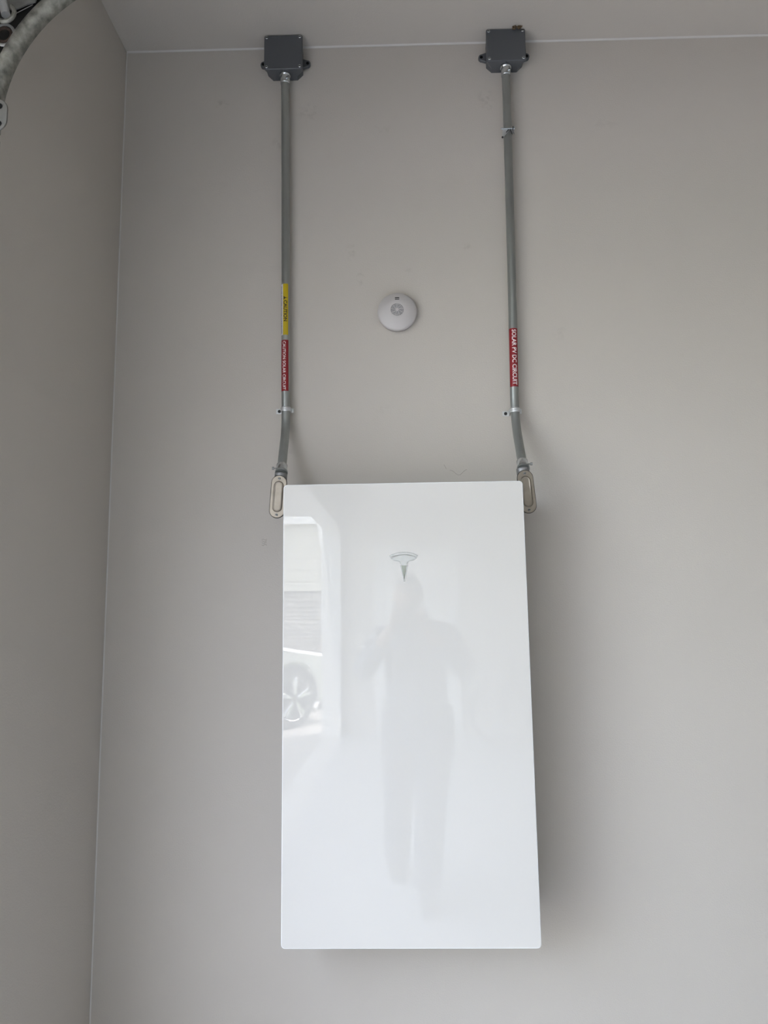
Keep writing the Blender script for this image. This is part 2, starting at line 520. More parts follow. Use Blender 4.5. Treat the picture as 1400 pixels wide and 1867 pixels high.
# ------------------------------------------------------------------ junction boxes
def junction_box(label, cx, z0, z1, wd, dark_left):
    cz, h = (z0 + z1) / 2, z1 - z0
    t = thing('junction_box', label, 'junction box', (cx, 0, z0), group='grey junction boxes under the ceiling')
    def L(z): return z - z0
    bm = bmesh.new()
    def oct_(w, hh, c, y):
        x, z = w / 2, hh / 2
        q = [(x - c, -z), (x, -z + c), (x, z - c), (x - c, z), (-x + c, z), (-x, z - c), (-x, -z + c), (-x + c, -z)]
        return [(a, y, b + h / 2) for a, b in q]
    loft(bm, [oct_(wd - .008, h - .006, .016, 0), oct_(wd - .006, h - .004, .016, -.018), oct_(wd - .002, h - .001, .004, -.044), oct_(wd - .001, h - .001, .004, -.046)])
    obj('box_body', bm, 'pvc', t)
    bm = bmesh.new()
    loft(bm, rings_rr([(0, h / 2, wd, h, .006, -.0465), (0, h / 2, wd, h, .006, -.051), (0, h / 2, wd - .003, h - .003, .006, -.0525)]))
    obj('box_lid', bm, 'pvc', t)
    for sx in (-1, 1):
        for sz in (-1, 1):
            s = LATHE([(.0046, 0), (.0046, .0012), (.0035, .002)], c=(sx * (wd / 2 - .0075), -.0524, h / 2 + sz * (h / 2 - .0075)), seg=14)
            so = obj('lid_screw', s, 'zinc', t)
            x, z = sx * (wd / 2 - .0075), h / 2 + sz * (h / 2 - .0075)
            obj('screw_slot', BX(x - .0034, x + .0034, -.0548, -.0543, z - .0008, z + .0008), 'hole', so)
    for sx in (-1, 1):
        bm = bmesh.new()
        pts = []
        x0 = sx * (wd / 2 - .006)
        x1 = sx * (wd / 2 + .010)
        zc = h / 2 - .004
        n = 12
        out = [(x0, zc + .016)] + [(x1 + sx * .009 * math.sin(PI * k / n), zc + .0105 * math.cos(PI * k / n)) for k in range(n + 1)] + [(x0, zc - .016)]
        prism(bm, out, -.010, 0)
        bevel(bm, .0012, 1, 50)
        eo = obj('mounting_ear', bm, 'pvc', t)
        obj('screw_hole', LATHE([(.0045, 0), (.0045, .0008)], c=(x1 + sx * .0005, -.010, zc), seg=16), 'hole', eo)
    obj('hub_rib', BX(-.0015 + .0, .0015, -.048, -.03, -.0025, .003), 'pvc', t)
    return t
jl = junction_box('darker grey square junction box above the left conduit, under the ceiling', -.3387, 3.0655, 3.1765, .1145, 0)
jr = junction_box('grey square junction box above the right conduit, with brown debris on top', .3262, 3.0735, 3.1780, .1160, 0)

deb = thing('brown_debris', 'small ragged brown debris wedged between right junction box and ceiling', 'debris', (.362, -.05, 3.165))
bm = bmesh.new()
for k in range(9):
    c = Vector((random.uniform(-.014, .016), random.uniform(-.012, -.004), random.uniform(.004, .010)))
    tube(bm, [c, c + Vector((random.uniform(-.006, .006), -.004, random.uniform(-.003, .006))), c + Vector((random.uniform(-.008, .008), -.002, random.uniform(-.002, .009)))], random.uniform(.0015, .003), 6)
for v in bm.verts:
    v.co += Vector((random.uniform(-1, 1), random.uniform(-1, 1), random.uniform(-1, 1))) * .0009
    v.co.z = min(v.co.z, CH - .0012 - 3.165)
obj('debris_clump', bm, 'brown', deb)

# ------------------------------------------------------------------ conduits
PR = 0.0122
def smooth_path(P, n=10):
    P = [Vector(p) for p in P]
    out = []
    for i in range(len(P) - 1):
        p0 = P[max(i - 1, 0)]; p1 = P[i]; p2 = P[i + 1]; p3 = P[min(i + 2, len(P) - 1)]
        for k in range(n):
            t = k / n
            out.append(.5 * ((2 * p1) + (p2 - p0) * t + (2 * p0 - 5 * p1 + 4 * p2 - p3) * t * t + (3 * p1 - p0 - 3 * p2 + p3) * t ** 3))
    out.append(P[-1])
    return out

def centre(path, z):
    for a, b in zip(path, path[1:]):
        if (a.z - z) * (b.z - z) <= 0 and abs(a.z - b.z) > 1e-6:
            return a.lerp(b, (z - a.z) / (b.z - a.z))
    return path[0] if z > path[0].z else path[-1]

def sticker(parent, path, z0, z1, p0, p1, r, m, name='label_sticker', label=None):
    bm = bmesh.new()
    N, K = 14, 6
    g = []
    for i in range(K + 1):
        z = z0 + (z1 - z0) * i / K
        c = centre(path, z)
        g.append([bm.verts.new((c.x + r * math.sin(p0 + (p1 - p0) * k / N), c.y - r * math.cos(p0 + (p1 - p0) * k / N), z)) for k in range(N + 1)])
    for i in range(K):
        for k in range(N):
            bm.faces.new((g[i][k], g[i][k + 1], g[i + 1][k + 1], g[i + 1][k]))
    return obj(name, bm, m, parent, True, label)

def text_bm(s, off=0.0):
    cu = bpy.data.curves.new('t', 'FONT')
    cu.body = s
    cu.size = 1
    cu.offset = off
    cu.resolution_u = 3
    ob = bpy.data.objects.new('t', cu)
    C.objects.link(ob)
    dg = bpy.context.evaluated_depsgraph_get()
    me = bpy.data.meshes.new_from_object(ob.evaluated_get(dg))
    bm = bmesh.new()
    bm.from_mesh(me)
    bpy.data.objects.remove(ob)
    bpy.data.curves.remove(cu)
    bpy.data.meshes.remove(me)
    return bm

def wrap_text(parent, path, s, ztop, length, cap, phi_c, r, m, off=0.02, name='lettering'):
    bm = text_bm(s, off)
    xs = [v.co.x for v in bm.verts]; ys = [v.co.y for v in bm.verts]
    x0, x1, y0, y1 = min(xs), max(xs), min(ys), max(ys)
    for v in bm.verts:
        v.co = Vector(((v.co.x - x0) / (x1 - x0) * length, ((v.co.y - y0) / (y1 - y0) - .5) * cap, 0))
    for k in range(-3, 4):
        bmesh.ops.bisect_plane(bm, geom=bm.verts[:] + bm.edges[:] + bm.faces[:], plane_co=(0, k * cap / 8, 0), plane_no=(0, 1, 0))
    for v in bm.verts:
        z = ztop - v.co.x
        c = centre(path, z)
        ph = phi_c + v.co.y / r
        v.co = Vector((c.x + r * math.sin(ph), c.y - r * math.cos(ph), z))
    return obj(name, bm, m, parent)

def set_screw_connector(parent, ztop, zbot, x, y, side, drop=True):
    """short collar with ring and a set screw"""
    bm = LATHE([(.0152, 0), (.0152, ztop - zbot - .004), (.0142, ztop - zbot)], c=(x, y, zbot), axis='z', seg=28)
    return obj('set_screw_connector', bm, 'zinc', parent)

def conduit(label, P, side):
    path = smooth_path(P, 10)
    t = thing('conduit', label, 'conduit', (0, 0, 0), group='steel conduits rising from the battery')
    obj('pipe', TUBE(path, PR, 28), 'galv', t, True)
    return t, path

LP = [(-.3365, -.026, 3.052), (-.3345, -.026, 2.9), (-.3305, -.026, 2.4327), (-.3285, -.026, 2.12), (-.3275, -.0265, 2.02), (-.3265, -.042, 1.955), (-.3262, -.078, 1.89), (-.3248, -.112, 1.832)]
RP = [(.3272, -.026, 3.062), (.3266, -.026, 2.9), (.3232, -.026, 2.4187), (.3195, -.026, 2.12), (.3186, -.0265, 2.02), (.3186, -.046, 1.955), (.3190, -.084, 1.89), (.3190, -.121, 1.832)]
# base of each thing sits where its conduit ends
cL, pL = conduit('left steel conduit with a yellow caution sticker above a red one', LP, -1)
cR, pR = conduit('right steel conduit with one red solar circuit sticker', RP, 1)

def top_connector(parent, x, zb):
    bm = LATHE([(.0172, 0), (.0172, -.0022), (.0160, -.0045), (.0146, -.006), (.0142, -.007), (.0142, -.028), (.0132, -.0295)], c=(x, -.026, zb), axis='z', seg=36)
    co = obj('box_connector', bm, 'zinc', parent, True)
    sc = Vector((x + .0085, -.026 - .0122, zb - .019))
    obj('set_screw', LATHE([(.0038, 0), (.0038, .004), (.0028, .005)], c=(sc.x, sc.y, sc.z), seg=12), 'zinc', co)
    obj('screw_slot', BX(sc.x - .0026, sc.x + .0026, sc.y - .0056, sc.y - .0050, sc.z - .0007, sc.z + .0007), 'hole', co)
top_connector(cL, -.3365, 3.0655)
top_connector(cR, .3272, 3.0735)

def bottom_connector(parent, path, zc, sgn):
    a = centre(path, zc + .012); b = centre(path, zc - .010)
    d = (b - a).normalized()
    co = obj('set_screw_connector', TUBE([a, a + d * .001, b - d * .002, b], [.0140, .0150, .0150, .0142], 28), 'zinc', parent, True)
    m = a.lerp(b, .45)
    obj('lock_ring', TUBE([b - d * .002, b + d * .003], .0170, 28), 'galv', co)
    obj('set_screw', TUBE([m + Vector((sgn * .013, -.002, 0)), m + Vector((sgn * .020, -.003, 0)), m + Vector((sgn * .0201, -.003, 0)), m + Vector((sgn * .0255, -.0035, 0))], [.0017, .0017, .0042, .0042], 14), 'bracket', co)
bottom_connector(cL, pL, 1.842, -1)
bottom_connector(cR, pR, 1.842, 1)

# stickers
RS = PR + .0004
s1 = sticker(cL, pL, 2.2450, 2.3985, -1.45, -.53, RS, 'whitev', label='white edge of the caution sticker with tiny print')
s2 = sticker(cL, pL, 2.2450, 2.3985, -.53, .72, RS, 'yellow', label='yellow caution sticker')
wrap_text(s2, pL, 'CAUTION', 2.3480, .063, .0105, .06, RS + .0003, 'inkk', .030)
bm = bmesh.new()
tri = [(0, -.0049), (.0085, 0 - .0049 + .0), (.00425, .0049)]
vv = []
for i, (tx, ty) in enumerate(((0, -.0050), (.0105, -.0050), (.00525, .0050))):
    z = 2.361 - tx; c = centre(pL, z); ph = .08 + ty / RS; rr = RS + .0005
    vv.append(bm.verts.new((c.x + rr * math.sin(ph), c.y - rr * math.cos(ph), z)))
mid = bm.verts.new((centre(pL, 2.3557).x + (RS + .0006) * math.sin(.0), centre(pL, 2.3557).y - (RS + .0006), 2.3557))
for i in range(3): bm.faces.new((vv[i], vv[(i + 1) % 3], mid))
obj('warning_triangle', bm, 'inkk', s2)
wrap_text(s1, pL, 'SOLAR ELECTRIC SYSTEM CONNECTED', 2.3920, .142, .0042, -1.0, RS + .0003, 'inkk', 0.02)
s3 = sticker(cL, pL, 2.0800, 2.2300, -1.45, .80, RS, 'red', label='dark red sticker with white lettering')
wrap_text(s3, pL, 'CAUTION SOLAR CIRCUIT', 2.2260, .1430, .0088, -.22, RS + .0003, 'inkw', .006)
s4 = sticker(cR, pR, 2.0815, 2.2520, -1.25, 1.05, RS, 'red', label='dark red sticker with large white lettering')
wrap_text(s4, pR, 'SOLAR PV DC CIRCUIT', 2.2480, .1620, .0125, .05, RS + .0003, 'inkw', .016)

# one-hole straps
def strap(label, path, z, tabz):
    c = centre(path, z)
    t = thing('pipe_strap', label, 'pipe strap', (c.x, 0, z), group='zinc one-hole pipe straps')
    bm = bmesh.new()
    R = PR + .0008
    yc = c.y
    N = 18
    prof = []
    for (dz, dr) in ((-.0065, .0008), (-.005, .0008), (-.0035, .0022), (-.0015, .0022), (0, .0008), (.0015, .0022), (.0035, .0022), (.005, .0008), (.0065, .0008)):
        ring = []
        pts = [(R + dr, 0.0 - 0.002 - yc)]
        ring = [(-(R + dr), -.001, dz)] + [((R + dr) * math.sin(-PI / 2 + PI * k / N), yc - (R + dr) * math.cos(-PI / 2 + PI * k / N), dz) for k in range(N + 1)] + [((R + dr), -.001 - .012, dz)]
        prof.append([bm.verts.new(p) for p in ring])
    for i in range(len(prof) - 1):
        for k in range(len(prof[0]) - 1):
            bm.faces.new((prof[i][k], prof[i][k + 1], prof[i + 1][k + 1], prof[i + 1][k]))
    obj('strap_band', bm, 'zincw', t, True)
    # small turned-out lip on the free side
    obj('strap_lip', bevel(BX(R - .001, R + .0075, -.016, -.0145, -.0065, .0065), .0005, 1), 'zincw', t)
    bm = bmesh.new()
    box(bm, -R - .0185, -R + .001, -.0022, -.0002, -.0072 + tabz, .0072 + tabz)
    bevel(bm, .0006, 1)
    tb = obj('strap_tab', bm, 'zincw', t)
    so = obj('strap_screw', LATHE([(.0046, 0), (.0046, .0012), (.003, .0028)], c=(-R - .0095, -.0022, tabz), seg=16), 'black', t)
    return t
strap('zinc one-hole strap holding the left conduit above its bend', pL, 2.028, .002)
strap('zinc one-hole strap holding the right conduit above its bend', pR, 2.0145, -.002)

# bolt clamp high on the right conduit
z = 2.8600
c = centre(pR, z)
t = thing('bolt_clamp', 'zinc bolt clamp gripping the right conduit below its junction box', 'pipe clamp', (c.x, 0, z))
bm = bmesh.new()
N = 20
R = PR + .0009
g = []
for dz in (-.007, .007):
    g.append([bm.verts.new((R * math.sin(a), c.y - R * math.cos(a), dz)) for a in [(-.3 + -PI * 1.0 + .3) + 0 for _ in ()] + [-PI * .80 + 1.60 * PI * k / N for k in range(N + 1)]])
for k in range(N):
    bm.faces.new((g[0][k], g[0][k + 1], g[1][k + 1], g[1][k]))
obj('clamp_band', bm, 'bracket', t, True)
obj('clamp_back', BX(-.008, .008, -.0125, -.0002, -.007, .007), 'bracket', t)
for sx, x0, x1, zb in ((-1, -.0165, -.0035, -.028), (1, .003, .0145, -.016)):
    bm = bmesh.new()
    prism(bm, [(x0, .004), (x1, .004), (x1 - sx * .003 if sx < 0 else x1 + .001, -.006), ((x0 - .001) if sx < 0 else x1 + .003, zb), (x0 - .003 if sx < 0 else x0 + .006, zb + .002 if sx < 0 else -.008)], c.y - R - .0032, c.y - R - .0018)
    obj('clamp_wing', bm, 'bracket' if sx > 0 else 'zincw', t)
bo = obj('clamp_bolt', TUBE([(-.0230, c.y - R - .005, .001), (.0135, c.y - R - .005, .001), (.0137, c.y - R - .005, .001), (.0170, c.y - R - .005, .001), (.0180, c.y - R - .005, .001)], [.0022, .0022, .0052, .0050, .0030], 16), 'zinc', t)
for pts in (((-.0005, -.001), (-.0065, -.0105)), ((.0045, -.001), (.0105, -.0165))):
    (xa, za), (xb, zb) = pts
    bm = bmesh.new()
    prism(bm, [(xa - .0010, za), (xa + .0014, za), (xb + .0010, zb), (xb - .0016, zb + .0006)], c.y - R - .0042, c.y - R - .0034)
    obj('clamp_wing_shade', bm, 'gasket', t)  # slanted dark strips: the shade of the wings built as thin pieces
obj('bolt_washer', TUBE([(.0118, c.y - R - .005, .001), (.0131, c.y - R - .005, .001)], .0064, 16), 'black', bo)
obj('clamp_screw', LATHE([(.0028, 0), (.0028, .002)], c=(-.0185, c.y - R - .0030, -.0255), seg=12), 'black', t)

# ------------------------------------------------------------------ conduit bodies beside the battery
def conduit_body(label, x, y, zc, tilt, hx):
    t = thing('conduit_fitting', label, 'conduit fitting', (x, y, zc), (0, tilt, 0), group='conduit bodies at the battery top corners')
    w_, h_ = .0405, .113
    bm = bmesh.new()
    loft(bm, [[(a, yy, b) for a, b in rrect(0, 0, ww, hh, ww / 2 - .0002, 8)] for ww, hh, yy in ((.022, .088, .047), (.031, .101, .040), (.0365, .108, .022), (.0375, .110, .004))])
    obj('fitting_body', bm, 'cast', t, True)
    bm = bmesh.new()
    loft(bm, [[(a, yy, b) for a, b in rrect(0, 0, ww, hh, ww / 2 - .0002, 8)] for ww, hh, yy in ((.0422, .1150, .0042), (.0422, .1150, .0016))])
    obj('gasket', bm, 'gasket', t)
    def st(ww, hh, yy, oz=0): return [(a, yy, b + oz) for a, b in rrect(0, 0, ww, hh, ww / 2 - .0002, 8)]
    bm = bmesh.new()
    loft(bm, [st(.040, .1125, .0018), st(.040, .1125, .0004), st(.0385, .111, -.0004), st(.0265, .083, -.0004), st(.0255, .082, -.0010), st(.0215, .078, -.0032), st(.0195, .076, -.0034), st(.0160, .0725, -.0026)])
    obj('cover_plate', bm, 'cover', t)
    for sz in (-1, 1):
        so = obj('cover_screw', LATHE([(.0036, 0), (.0036, .001), (.0028, .0017)], c=(0, -.0004, sz * .0485), seg=14), 'bracket', t)
        obj('screw_slot', BX(-.0026, .0026, -.0025, -.0020, sz * .0485 - .0006, sz * .0485 + .0006), 'hole', so)
    obj('conduit_hub', LATHE([(.0168, 0), (.0168, .016), (.0160, .017)], c=(-x_off, .020, .049), axis='z', seg=28), 'cast', t, True)
    obj('side_hub', LATHE([(.0165, 0), (.0165, .022)], c=(hx if hx > 0 else hx - .022, .026, -.032), axis='x', seg=24), 'cast', t, True)
    return t
x_off = 0
conduit_body('oval nickel-covered conduit body at the top left corner of battery', -.3300, -.132, 1.7635, .067, .014)
conduit_body('oval nickel-covered conduit body at the top right corner of battery', .3225, -.142, 1.7660, -.085, -.014)

# ------------------------------------------------------------------ round alarm
al = thing('smoke_alarm', 'round white smoke alarm on the wall between the two conduits', 'smoke alarm', (-.0083, 0, 2.3155))
obj('mounting_base', LATHE([(.0535, 0), (.0535, .010), (.052, .011)], seg=64), 'plastic', al, True)
prof = [(.0545, .0115), (.0565, .0125), (.0570, .016), (.0560, .0200), (.0535, .0225)]
for k in range(1, 9):
    a = k / 8
    prof.append((.0535 - (.0535 - .0192) * a, .0225 + .0125 * math.sin(a * PI / 2)))
prof += [(.0188, .0350), (.0184, .0340), (.0184, .0322)]
bm = LATHE(prof, seg=72, cap1=False)
obj('alarm_cover', bm, 'plastic', al, True)
gr = obj('vent_recess', LATHE([(.0186, .0300), (.0186, .0326)], seg=40), 'plasticd', al)
for k in range(9):
    a = PI / 2 + 2 * PI * k / 9 + .35
    bm = bmesh.new()
    p = Vector((.004 * math.cos(a), 0, .004 * math.sin(a)))
    q = Vector((.0182 * math.cos(a - .35), 0, .0182 * math.sin(a - .35)))
    d = (q - p).normalized(); n_ = Vector((-d.z, 0, d.x)) * .00075
    loft(bm, [[p + n_ + Vector((0, -.0320, 0)), p - n_ + Vector((0, -.0320, 0)), p - n_ + Vector((0, -.0352, 0)), p + n_ + Vector((0, -.0352, 0))],
              [q + n_ + Vector((0, -.0320, 0)), q - n_ + Vector((0, -.0320, 0)), q - n_ + Vector((0, -.0352, 0)), q + n_ + Vector((0, -.0352, 0))]])
    obj('vent_spoke', bm, 'plastic', gr)
obj('vent_hub', LATHE([(.0050, .0322), (.0050, .0352), (.004, .0356)], seg=24), 'plastic', gr)
bm = bmesh.new()
RRg = [(.0150, .0322), (.0150, .0346), (.0158, .0346), (.0158, .0322)]
lathe(bm, RRg, seg=40, cap0=False, cap1=False)
obj('vent_ring', bm, 'plastic', gr)
for dz in (.0366, .0316):
    yy = .0225 + .0125 * math.sin((.0535 - dz) / (.0535 - .0192) * PI / 2)
    bm = BX(-.0062, .0062, -yy - .0006, -yy + .003, dz - .0011, dz + .0011)
    bevel(bm, .0004, 1)
    obj('sounder_slot', bm, 'hole', al)

# ------------------------------------------------------------------ garage door track and its hardware, upper left
TY = -.72
tr = thing('garage_door_track', 'curved weathered galvanized garage door track at the upper left', 'door track', (-.797, TY, 0))
R0, X0, Z0 = .350, -.7985, 2.420
def trackpt(s):
    if s < 0: return Vector((X0, TY, Z0 + s)), Vector((0, 0, 1))
    L = R0 * PI / 2
    if s < L:
        a = s / R0
        return Vector((X0 + R0 * (1 - math.cos(a)), TY, Z0 + R0 * math.sin(a))), Vector((math.sin(a), 0, math.cos(a)))
    return Vector((X0 + R0 + s - L, TY, Z0 + R0)), Vector((1, 0, 0))
def sweep(parent, ss, prof, m, name, smooth=True):
    bm = bmesh.new()
    rings = []
    for s in ss:
        p, tdir = trackpt(s)
        n_ = Vector((tdir.z, 0, -tdir.x))     # towards lower right (room side)
        rings.append([p - Vector((X0, TY, 0)) + n_ * a + Vector((0, b, 0)) for a, b in prof])
    loft(bm, rings)
    return obj(name, bm, m, parent, smooth)
# C-shaped channel rolled from sheet: rounded back towards the room
cprof = []
for k in range(13):
    a = -PI * .5 + PI * k / 12
    cprof.append((.0150 * math.sin(a), -.013 * math.cos(a)))
cprof += [(.0150, .012), (.012, .014), (.012, .012), (.0130, .010)] + [(.0130 * math.sin(PI * .5 - PI * k / 12), -.011 * math.cos(PI * .5 - PI * k / 12)) for k in range(13)] + [(-.0130, .010), (-.012, .012), (-.012, .014), (-.0150, .012)]
sweep(tr, [-2.42, -1.6, -.8, -.035], cprof, 'track', 'vertical_rail')
sweep(tr, [-.02 + k * .0227 for k in range(21)] + [1.2, 2.4], cprof, 'track', 'curved_rail')
# splice plate: rounded oblong with slots and carriage bolts
bm = bmesh.new()
prism(bm, rrect(.0175, 2.4215, .050, .069, .0235, 8), -.0165, -.0135)
bevel(bm, .0012, 1)
sp = obj('splice_plate', bm, 'splice', tr)
for dz in (.018, -.018):
    bm = bmesh.new()
    prism(bm, rrect(.0170, 2.4215 + dz, .030, .012, .0059, 6), -.0172, -.0166)
    obj('slot', bm, 'hole', sp)
    obj('bolt_head', LATHE([(.0062, 0), (.0060, .002), (.004, .0036)], c=(.0150, -.0172, 2.4215 + dz - .003), seg=16), 'zinc', sp)
# bracket holding the track to the wall
bm = bmesh.new()
box(bm, -.0354, -.0342, -.03, .03, 2.05, 2.15)
box(bm, -.0342, -.018, .012, .015, 2.05, 2.15)
obj('wall_bracket', bm, 'bracket', tr)
bm = bmesh.new()
box(bm, .2, .24, .016, .019, Z0 + R0, CH)
obj('ceiling_hanger', bm, 'bracket', tr)

gd = thing('garage_door', 'raised sectional garage door with its corner hardware, upper left edge', 'garage door', (-.45, -.80, 2.80))
for k in range(5):
    x0 = .03 + k * .53
    bm = BX(x0, x0 + .525, OY0 + .80 + .06, -.03, .01, .055)
    bevel(bm, .004, 1)
    obj('door_section', bm, 'doorp', gd)
# the top corner fixture that shows at the frame's corner: plate, roller, stem, rings, black infill plate
def G(x, y, z): return (x + .45, y + .80, z - 2.80)
bm = bmesh.new()
prism(bm, [(-0.377, -0.084), (-0.364, -0.105), (-0.33, -0.121), (-0.315, -0.116), (-0.301, -0.109), (-0.284, -0.104), (-0.278, -0.088), (-0.275, -0.026), (-0.377, -0.022)], .100, .103)
obj('corner_plate', bm, 'bracket', gd)
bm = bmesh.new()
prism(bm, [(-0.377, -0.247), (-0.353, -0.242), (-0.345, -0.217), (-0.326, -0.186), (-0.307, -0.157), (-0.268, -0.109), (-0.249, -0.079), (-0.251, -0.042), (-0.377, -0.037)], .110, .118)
obj('dark_infill', bm, 'black', gd)  # black plate added to fill the dark area inside the track arc
obj('roller_stem', TUBE([G(-.772, TY - .012, 2.638), G(-.79, TY - .012, 2.70)], .0085, 16), 'zincw', gd)
bm = bmesh.new()
n = 24
tube(bm, [G(-.773 + .019 * math.cos(a), TY - .015, 2.641 + .019 * math.sin(a)) for a in [-2.8 + 3.6 * k / n for k in range(n + 1)]], .0042, 10)
obj('hook', bm, 'track', gd)
for k, (rr, m_) in enumerate(((.020, 'bracket'), (.014, 'rust'))):
    bm = bmesh.new()
    tube(bm, [G(-.779 + rr * math.cos(a), TY - .002, 2.604 + rr * 1.1 * math.sin(a)) for a in [2 * PI * j / 24 for j in range(25)]], .0030, 8)
    obj('cable_loop', bm, m_, gd)
obj('lift_cable', TUBE([G(-.775, TY - .004, 2.632), G(-.756, TY - .005, 2.648), G(-.724, TY - .004, 2.667)], .0007, 8), 'bracket', gd)

# ------------------------------------------------------------------ outside: seen only mirrored in the panel and by its light
gm = bmesh.new()
box(gm, -60, 60, -60, 60, -.30, -.17)
o = struct('ground', gm, 'grass')
o['label'] = 'lawn around the driveway'
dv = struct('driveway', BX(-14, XL - WT, -9.9, 1.0, -.16, -.01), 'drive')
dv['label'] = 'pale concrete driveway outside the garage door'

# wing of the house beyond the driveway: stone base, sill, cream siding, gutter, downspout
hw = thing('house_wing', 'house wing with stone base and cream siding, mirrored at panel left edge', 'building', (-4.2, -10.0, -.01))
HX, HY = 4.2, 10.0
def HB(x0, x1, y0, y1, z0, z1): return BX(x0 + HX, x1 + HX, y0 + HY, y1 + HY, z0 + .01, z1 + .01)
obj('wall', HB(-8, -.95, -12, -10.0, 0, 3.0), 'mortar', hw)
bm = bmesh.new()
z = 0
while z < 1.80:
    h = random.uniform(.05, .10)
    x = -8.0
    while x < -.95:
        L = random.uniform(.15, .45)
        dpt = random.uniform(.02, .05)
        box(bm, x + .006 + HX, min(x + L, -.95) - .006 + HX, HY - 10.0, HY - 10.0 + dpt, z + .006, z + h - .004)
        x += L
    z += h
so = obj('stone_veneer', bm, 'stone', hw)
so['kind'] = 'stuff'
obj('stone_sill', bevel(HB(-8, -.95, -10.0, -9.90, 1.84, 1.98), .01, 1), 'siding', hw)
for k in range(5):
    obj('siding_board', HB(-8, -.95, -10.0, -9.97, 1.99 + k * .19, 2.175 + k * .19), 'siding', hw)
obj('gutter', bevel(HB(-8, -1.30, -10.0, -9.86, 2.93, 3.05), .01, 1), 'trimw', hw)
obj('downspout', TUBE([(-1.42 + HX, .10, 2.95), (-1.36 + HX, .07, 2.62), (-1.34 + HX, .07, 2.5), (-1.34 + HX, .07, 1.2)], .045, 8), 'trimw', hw)
obj('splash_pipe', TUBE([(-1.34 + HX, .07, .35), (-1.45 + HX, .4, .04)], .04, 8), 'trimw', hw)
obj('roof', prism(bmesh.new(), [(-8.2 + HX, 3.02), (-.9 + HX, 3.02), (-.9 + HX, 3.3), (-4.5 + HX, 5.0), (-8.2 + HX, 3.3)], -2.1, .12), 'mortar', hw)

# car parked outside
car = thing('car', 'silver car parked on driveway, its front wheel mirrored at panel left edge', 'car', (-3.12, -7.37, -.01), (0, 0, math.radians(-50)))
side = [(-2.3, .35), (-2.35, .75), (-2.1, .98), (-1.2, 1.05), (-.6, 1.5), (.6, 1.55), (1.15, 1.08), (2.2, .92), (2.42, .72), (2.42, .35)]
def wheelarch(cx, r):
    return [(cx + r * math.cos(a), .38 + r * math.sin(a)) for a in [PI * k / 10 for k in range(11)]]
low = wheelarch(1.45, .43) + wheelarch(-1.45, .43)
outline = side[:-1] + [(2.42, .30)] + [(1.45 + .43, .30)] + low[:11] + [(1.45 - .43, .30), (-1.45 + .43, .30)] + low[11:] + [(-1.45 - .43, .30), (-2.3, .30)]
bm = bmesh.new()
prism(bm, outline, -.90, .90)
bevel(bm, .05, 2, 25)
for v in bm.verts:
    if v.co.z > 1.08: v.co.y *= 1 - .22 * min(1, (v.co.z - 1.08) / .45)
obj('car_body', bm, 'carp', car)
for sy in (-1, 1):
    bm = bmesh.new()
    prism(bm, [(-1.05, 1.10), (-.55, 1.44), (.55, 1.48), (.98, 1.12)], sy * .80, sy * .865)
    obj('side_window', bm, 'carglass', car)
for x in (-1.45, 1.45):
    for sy in (-1, 1):
        wo_ = obj('wheel', LATHE([(.25, -.11), (.36, -.10), (.38, -.06), (.38, .06), (.36, .10), (.25, .11)], c=(x, sy * .80, .38), seg=40), 'tyre', car, True)
        bm = bmesh.new()
        lathe(bm, [(.255, -.10), (.275, -.115), (.275, .115), (.255, .10)], c=(x, sy * .80, .38), seg=40)
        for k in range(5):
            a = PI / 2 + 2 * PI * k / 5
            for off in (-.12, .12):
                p = Vector((x + .05 * math.cos(a), sy * .925, .38 + .05 * math.sin(a)))
                q = Vector((x + .26 * math.cos(a + off), sy * .915, .38 + .26 * math.sin(a + off)))
                tube(bm, [p, q], [.016, .02], 6)
        obj('rim', bm, 'alloy', wo_)
bm = bmesh.new()
prism(bm, [(1.95, .80), (2.30, .74), (2.38, .64), (2.15, .68)], .86, .915)
obj('headlight', bm, 'alloy', car)

# bicycle leaning near the far wall
bi = thing('bicycle', 'dark bicycle standing by the far wall, its wheel faintly mirrored at right', 'bicycle', (1.55, -6.6, 0))
for cx in (-.52, .52):
    wo_ = obj('wheel', LATHE([(.325, -.02), (.345, 0), (.325, .02), (.312, 0)], c=(cx, 0, .345), seg=40, cap0=False, cap1=False), 'tyre', bi)
    bm = bmesh.new()
    for k in range(12):
        a = 2 * PI * k / 12
        tube(bm, [(cx, 0, .345), (cx + .315 * math.cos(a), 0, .345 + .315 * math.sin(a))], .002, 4)
    obj('spokes', bm, 'alloy', wo_)
bm = bmesh.new()
for p, q in (((-.52, 0, .345), (-.38, 0, .80)), ((-.38, 0, .80), (.22, 0, .82)), ((-.40, 0, .70), (.08, 0, .30)), ((.08, 0, .30), (.24, 0, .88)), ((.08, 0, .30), (.52, 0, .345)), ((.22, 0, .78), (.52, 0, .345))):
    tube(bm, [p, q], .016, 8)
obj('frame', bm, 'shoe', bi)
obj('handlebar', TUBE([(-.42, .28, 1.0), (-.38, .1, .97), (-.38, -.1, .97), (-.42, -.28, 1.0)], .013, 8), 'shoe', bi)
obj('head_stem', TUBE([(-.38, 0, .78), (-.38, 0, .97)], .014, 8), 'shoe', bi)
bm = BX(.12, .38, -.07, .07, .88, .93)
bevel(bm, .02, 2)
obj('saddle', bm, 'black', bi)

bm = bmesh.new()
loft(bm, [[(a + .004 * math.sin(5 * a * 30), b, zz) for a, b in rrect(.735, -3.42, .075 * k_, .028 * k_, .012 * k_)] for k_, zz in ((1, .001), (1.05, .008), (.6, .014))])
o = obj('white_spot', bm, 'spotw')  # small low white shape lying on the floor
o['label'] = 'small white spot on the garage floor, mirrored low right in the panel'
o['category'] = 'scrap'

